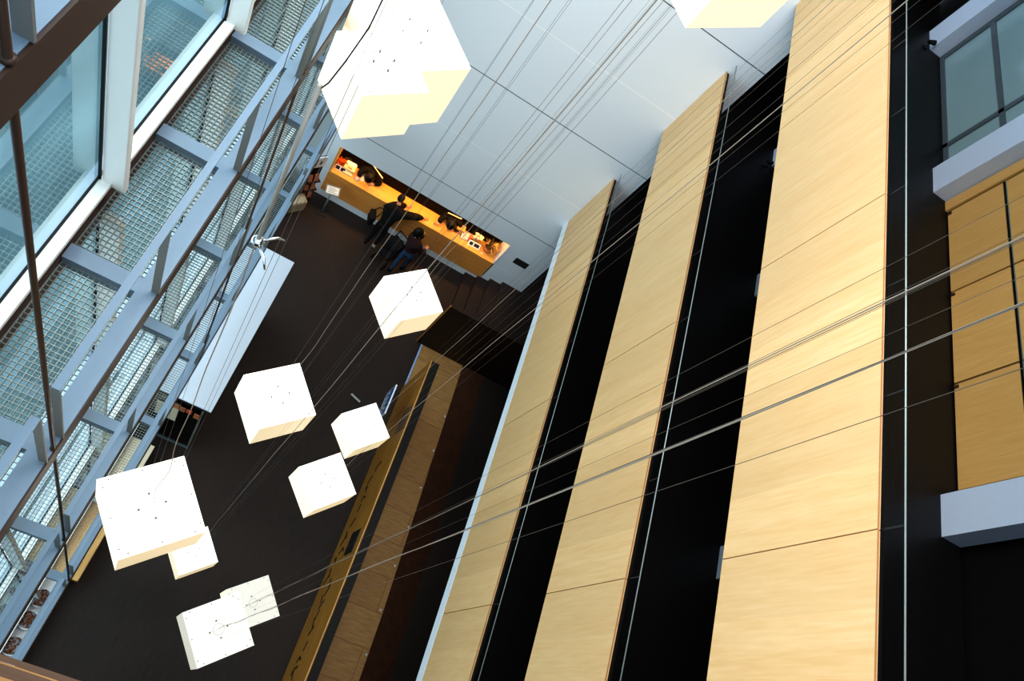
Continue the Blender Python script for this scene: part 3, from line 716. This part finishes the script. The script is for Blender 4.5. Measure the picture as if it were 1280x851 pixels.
# ------------------------------------------------------------------ people
def bake_skin(verts, edges, radii, levels=2):
    me = bpy.data.meshes.new('tmp'); me.from_pydata([tuple(v) for v in verts], edges, [])
    o = bpy.data.objects.new('tmp', me); COL.objects.link(o)
    sk = o.modifiers.new('s', 'SKIN'); sk.use_smooth_shade = True
    ss_ = o.modifiers.new('u', 'SUBSURF'); ss_.levels = levels; ss_.render_levels = levels
    for i, r in enumerate(radii):
        d = me.skin_vertices[0].data[i]; d.radius = (r, r) if not isinstance(r, tuple) else r; d.use_root = (i == 0)
    dg = bpy.context.evaluated_depsgraph_get(); dg.update()
    out = bpy.data.meshes.new_from_object(o.evaluated_get(dg))
    bpy.data.objects.remove(o); bpy.data.meshes.remove(me)
    return out
def chain(items):   # {name: (pos, r)} + list of edges by name
    return items
class Fig:
    def __init__(s): s.n = {}; s.v = []; s.r = []; s.e = []
    def p(s, k, pos, r, prev=None):
        s.n[k] = len(s.v); s.v.append(Vector(pos)); s.r.append(r)
        if prev: s.e.append((s.n[prev], s.n[k]))
def merge(meshes, mats):
    bm = bmesh.new()
    for me, mi in meshes:
        k = len(bm.faces); bm.from_mesh(me); bm.faces.ensure_lookup_table()
        for f in bm.faces[k:]: f.material_index = mi; f.smooth = True
    out = bpy.data.meshes.new('figure'); bm.to_mesh(out); bm.free()
    for m in mats: out.materials.append(m)
    return out
def mesh_obj(name, me, parent):
    o = bpy.data.objects.new(name, me); COL.objects.link(o); o.parent = parent; return o
def figure(label, base, J, head_yaw, head_pitch, top, legs, shoes, shirt=None, hair_long=.0, coat=.03, hs=1.0):
    """J: joints relative to base. Body is one mesh (skin, face, hands); clothes and hair are its children."""
    t = thing('person', label, 'person', base)
    V = {k: Vector(v) for k, v in J.items()}
    def body(grow, what):
        f = Fig(); g = grow if what != 'all' else -.022
        f.p('pel', V['pel'], (.135+g, .115+g)); f.p('wai', V['pel'].lerp(V['che'], .5), (.125+g, .10+g), 'pel'); f.p('che', V['che'], (.155+g, .12+g), 'wai')
        if what in ('all', 'top'):
            f.p('nek', V['nek'], .050 if what == 'all' else .060, 'che')
            if what == 'all': f.p('hed', V['nek'].lerp(V['hed'], .5), .055, 'nek')
            for sd in 'LR':
                sh, el, wr = V['sh'+sd], V['el'+sd], V['wr'+sd]
                f.p('sh'+sd, sh, .062+g, 'che'); f.p('el'+sd, el, .045+g, 'sh'+sd); f.p('fa'+sd, el.lerp(wr, .5), .038+g, 'el'+sd)
                f.p('wr'+sd, wr, .026 if what == 'all' else .036, 'fa'+sd)
        if what in ('all', 'legs'):
            if what == 'legs': pass
            for sd in 'LR':
                hp, kn, an = V['hp'+sd], V['kn'+sd], V['an'+sd]
                f.p('hp'+sd, hp, .085+g, 'pel'); f.p('th'+sd, hp.lerp(kn, .5), .072+g, 'hp'+sd); f.p('kn'+sd, kn, .056+g, 'th'+sd); f.p('ca'+sd, kn.lerp(an, .4), .052+g, 'kn'+sd); f.p('an'+sd, an, .038+g, 'ca'+sd)
        return bake_skin(f.v, f.e, f.r)
    if True:
        parts = [(body(0, 'all'), 0)]
        for sd in 'LR':   # hands: palm plus five separate curled fingers
            wr, hd = V['wr'+sd], V['hd'+sd]; d = (hd-wr).normalized(); side = d.cross(Vector((0,0,1))).normalized()*(1 if sd == 'L' else -1); dn = side.cross(d); dn = dn if dn.z < 0 else -dn
            f = Fig(); f.p('a', wr, .026); f.p('b', wr+d*.05, (.04,.016), 'a'); f.p('c', wr+d*.095, (.042,.014), 'b')
            parts.append((bake_skin(f.v, f.e, f.r, 1), 0))
            for i, (off, ln) in enumerate(((-.030,.062),(-.010,.075),(.010,.080),(.030,.070))):
                b0 = wr + d*.085 + side*off
                f = Fig(); f.p('a', b0, .010); f.p('b', b0+d*ln*.5+dn*.006, .009, 'a'); f.p('c', b0+d*ln*.85+dn*.022, .008, 'b'); f.p('d', b0+d*ln+dn*.036, .006, 'c')
                parts.append((bake_skin(f.v, f.e, f.r, 1), 0))
            b0 = wr + d*.035 + side*.028
            f = Fig(); f.p('a', b0, .012); f.p('b', b0+d*.030+side*.028+dn*.006, .011, 'a'); f.p('c', b0+d*.062+side*.036+dn*.014, .008, 'b')
            parts.append((bake_skin(f.v, f.e, f.r, 1), 0))
        # head with face
        Hm = Matrix.Translation(V['hed']) @ Euler((head_pitch, 0, head_yaw)).to_matrix().to_4x4()   # face looks along local +Y
        hb = MB(); hb.ball((0,0,0), (.076,.094,.112), 18)
        vs = []
        for v in hb.v:
            x, y, z = v; k = 1 - .28*max(0, -z/.112)**1.2; yy = y*(1-.10*max(0,-z/.112)) + (.012*max(0,-z/.112) if y > 0 else 0)
            vs.append((x*k, yy, z))
        hb.v = vs
        hb.add([(-.012,.088,.012),(.012,.088,.012),(.017,.096,-.028),(-.017,.096,-.028),(0,.118,-.022),(0,.092,.018)], [(0,3,4,5),(1,5,4,2),(3,2,4),(0,1,2,3)], True)
        for sx in (-1,1): hb.ball((sx*.076,-.004,-.006), (.010,.020,.032), 8)
        hm_ = hb.mesh('h', []); hm_.transform(Hm); parts.append((hm_, 0))
        eb = MB()
        for sx in (-1,1): eb.ball((sx*.030,.086,.016), (.013,.007,.007), 8)
        em = eb.mesh('e', []); em.transform(Hm); parts.append((em, 1))
        lb = MB(); lb.ball((0,.090,-.056), (.024,.008,.008), 8); lm = lb.mesh('l', []); lm.transform(Hm); parts.append((lm, 2))
        bo = mesh_obj('body', merge(parts, [M['skin'], M['ink'], M['lip']]), t)
    mesh_obj('jacket', merge([(body(coat, 'top'), 0)], [top]), t)
    if shirt:
        hem = MB(); hem.lathe([(.085,-.02),(.075,.015),(.066,.02)], tuple(V['nek']), 14); hem.build('collar', shirt, t)
    mesh_obj('trousers', merge([(body(.012, 'legs'), 0)], [legs]), t)
    for sd in 'LR':
        an, to = V['an'+sd], V['to'+sd]
        f = Fig(); f.p('a', an+Vector((0,0,-.035)), .045); f.p('b', an.lerp(to,.5)+Vector((0,0,-.03)), (.048,.036), 'a'); f.p('c', to, (.045,.028), 'b')
        f.p('h', an+(an-to).normalized()*.04+Vector((0,0,-.045)), .036, 'a')
        mesh_obj('shoe', merge([(bake_skin(f.v, f.e, f.r, 1), 0)], [shoes[0] if sd == 'L' else shoes[1]]), t)
    hr = MB(); hr.ball((0,0,0), (.090,.108,.124), 18)
    keep = []
    for f_, mi, smt in zip(hr.f, hr.m, hr.smooth):
        c = sum((Vector(hr.v[i]) for i in f_), Vector())/len(f_)
        if not (c.y > .028 and c.z < .052) and c.z > -.085 - hair_long: keep.append(f_)
    hr.f = keep; hr.m = [0]*len(keep); hr.smooth = [True]*len(keep)
    hr.v = [(hs*x*(1+.04*math.sin(z*90+x*60)), hs*y-.006-.05*(hs-1), hs*z) for x, y, z in hr.v]
    hm = hr.mesh('hair', [M['hair']]); hm.transform(Hm); ho = mesh_obj('hair', hm, t)
    so = ho.modifiers.new('t', 'SOLIDIFY'); so.thickness = .02; so.offset = -1
    return t
# customer leaning on the counter, both hands on the top
figure('person in a black coat leaning over the counter, right arm stretched out on it', (1.10, 11.36, 0), dict(
    pel=(.03,.06,.93), che=(.10,.30,1.27), nek=(.10,.45,1.46), hed=(.085,.545,1.60),
    shL=(-.09,.33,1.36), elL=(.13,.62,1.20), wrL=(.33,.76,1.165), hdL=(.45,.84,1.15),
    shR=(.29,.30,1.36), elR=(.56,.52,1.22), wrR=(.84,.68,1.165), hdR=(.98,.76,1.15),
    hpL=(-.06,.05,.88), knL=(-.09,.03,.48), anL=(-.12,-.06,.09), toL=(-.13,.10,.035),
    hpR=(.12,.06,.88), knR=(.14,.08,.48), anR=(.10,-.02,.09), toR=(.12,.14,.035)), -.25, -.35, M['coat'], M['dark_cloth'], (M['shoe'], M['shoe_light']), coat=.062)
sb = thing('shoulder_bag', 'black shoulder bag at the left side of the person in the black coat', 'bag', (.78, 11.42, .78), .3)
MB().rbox((0,0,.16), (.14,.32,.30), .05).build('bag_body', M['coat'], sb); MB().rbox((-.0,0,.28), (.16,.33,.10), .05).build('flap', M['coat'], sb)
MB().tube([(0,-.14,.28),(.10,-.10,.50),(.22,.02,.66),(.10,.12,.50),(0,.14,.28)], .014).build('strap', M['coat'], sb)
figure('person in dark maroon sweater and blue jeans standing at the counter, hand near the face', (1.98, 11.05, 0), dict(
    pel=(.02,.03,.88), che=(.0,.17,1.18), nek=(-.03,.24,1.36), hed=(-.04,.28,1.50),
    shL=(-.15,.30,1.28), elL=(.06,.46,1.08), wrL=(.14,.44,1.30), hdL=(.12,.42,1.42),
    shR=(.13,.06,1.28), elR=(.30,.08,1.02), wrR=(.36,.30,.98), hdR=(.38,.42,.98),
    hpL=(-.05,.06,.83), knL=(-.10,-.02,.46), anL=(-.14,-.16,.09), toL=(-.08,-.04,.035),
    hpR=(.10,-.01,.83), knR=(.14,.08,.46), anR=(.12,.06,.09), toR=(.22,.16,.035)), -.75, -.15, M['maroon'], M['jeans'], (M['shoe'], M['shoe']), M['paper'], coat=.045, hs=1.3, hair_long=.05)
def receptionist(x, label, armx):
    figure(label, (x-.03, 12.77, 0), dict(
        pel=(.05,-.02,.92), che=(.03,-.34,1.24), nek=(.01,-.54,1.36), hed=(.0,-.70,1.43),
        shL=(.22,-.38,1.33), elL=(.30,-.50,1.20), wrL=(.18+armx,-.58,1.17), hdL=(.10+armx,-.62,1.155),
        shR=(-.18,-.38,1.33), elR=(-.26,-.52,1.20), wrR=(-.20+armx*1.5,-.62,1.17), hdR=(-.28+armx*1.5,-.66,1.155),
        hpL=(.12,-.02,.87), knL=(.12,-.05,.47), anL=(.12,.04,.09), toL=(.13,-.12,.035),
        hpR=(-.02,-.02,.87), knR=(-.03,-.05,.47), anR=(-.03,.04,.09), toR=(-.04,-.12,.035)), pi, -.75, M['coat'], M['dark_cloth'], (M['shoe'], M['shoe']), hs=1.45, hair_long=.05)
receptionist(.31, 'receptionist with dark hair bending over the left part of the counter', 0)
receptionist(2.63, 'receptionist with dark hair bending over the counter by the orange box', -.02)
# pushchair with bags between the two customers
pc_ = thing('pushchair', 'dark pushchair standing between the two customers', 'pushchair', (1.60, 11.15, 0), -.5)
for sx in (-1,1):
    for sy_ in (-1,1):
        wm = MB(); wm.lathe([(.03,-.02),(.09,-.02),(.10,0),(.09,.02),(.03,.02)], (0,0,0), 14, Euler((0,pi/2,0)).to_matrix()); wm.build('wheel', M['black'], pc_, (sx*.2, sy_*.26, .10))
    MB().tube([(sx*.19,-.26,.12),(sx*.19,.05,.40),(sx*.19,.30,.95)], .014).build('frame_tube', M['black'], pc_); MB().tube([(sx*.19,.26,.12),(sx*.19,.05,.42)], .014).build('frame_tube', M['black'], pc_)
MB().tube([(-.19,.30,.95),(.19,.30,.95)], .018).build('handle', M['black'], pc_)
sm_ = MB(); sm_.rbox((0,-.05,.38), (.34,.40,.10), .05); sm_.cbox((0,.16,.58), (.34,.06,.42), 0, -.35); sm_.build('seat', M['coat'], pc_)
hd_ = MB()
for k in range(6):
    a0, a1 = k*.30, (k+1)*.30
    hd_.add([(-.18,.20-.26*math.sin(a0),.62+.24*math.cos(a0)),(.18,.20-.26*math.sin(a0),.62+.24*math.cos(a0)),(.18,.20-.26*math.sin(a1),.62+.24*math.cos(a1)),(-.18,.20-.26*math.sin(a1),.62+.24*math.cos(a1))],[(0,1,2,3)], True)
hd_.build('hood', M['coat'], pc_)
def tote(loc, mat, lab, rz):
    b_ = thing('shopping_bag', lab, 'bag', loc, rz)
    tb = MB(); tb.add([(-.09,-.05,0),(.09,-.05,0),(.09,.05,0),(-.09,.05,0),(-.12,-.06,.26),(.12,-.06,.26),(.12,.06,.26),(-.12,.06,.26)], [(0,3,2,1),(0,1,5,4),(1,2,6,5),(2,3,7,6),(3,0,4,7),(4,5,6,7)]); tb.build('bag_body', mat, b_)
    for sy_ in (-1,1): MB().tube([(-.06,sy_*.06,.26),(-.03,sy_*.05,.34),(.03,sy_*.05,.34),(.06,sy_*.06,.26)], .006).build('handle', mat, b_)
tote((1.76, 11.42, .0), M['yellow_bag'], 'yellow green shopping bag between the pushchair and the person in jeans', .4)
tote((1.79, 11.66, .0), M['teal_bag'], 'pale blue shopping bag close to the counter, beside the yellow green bag', .1)
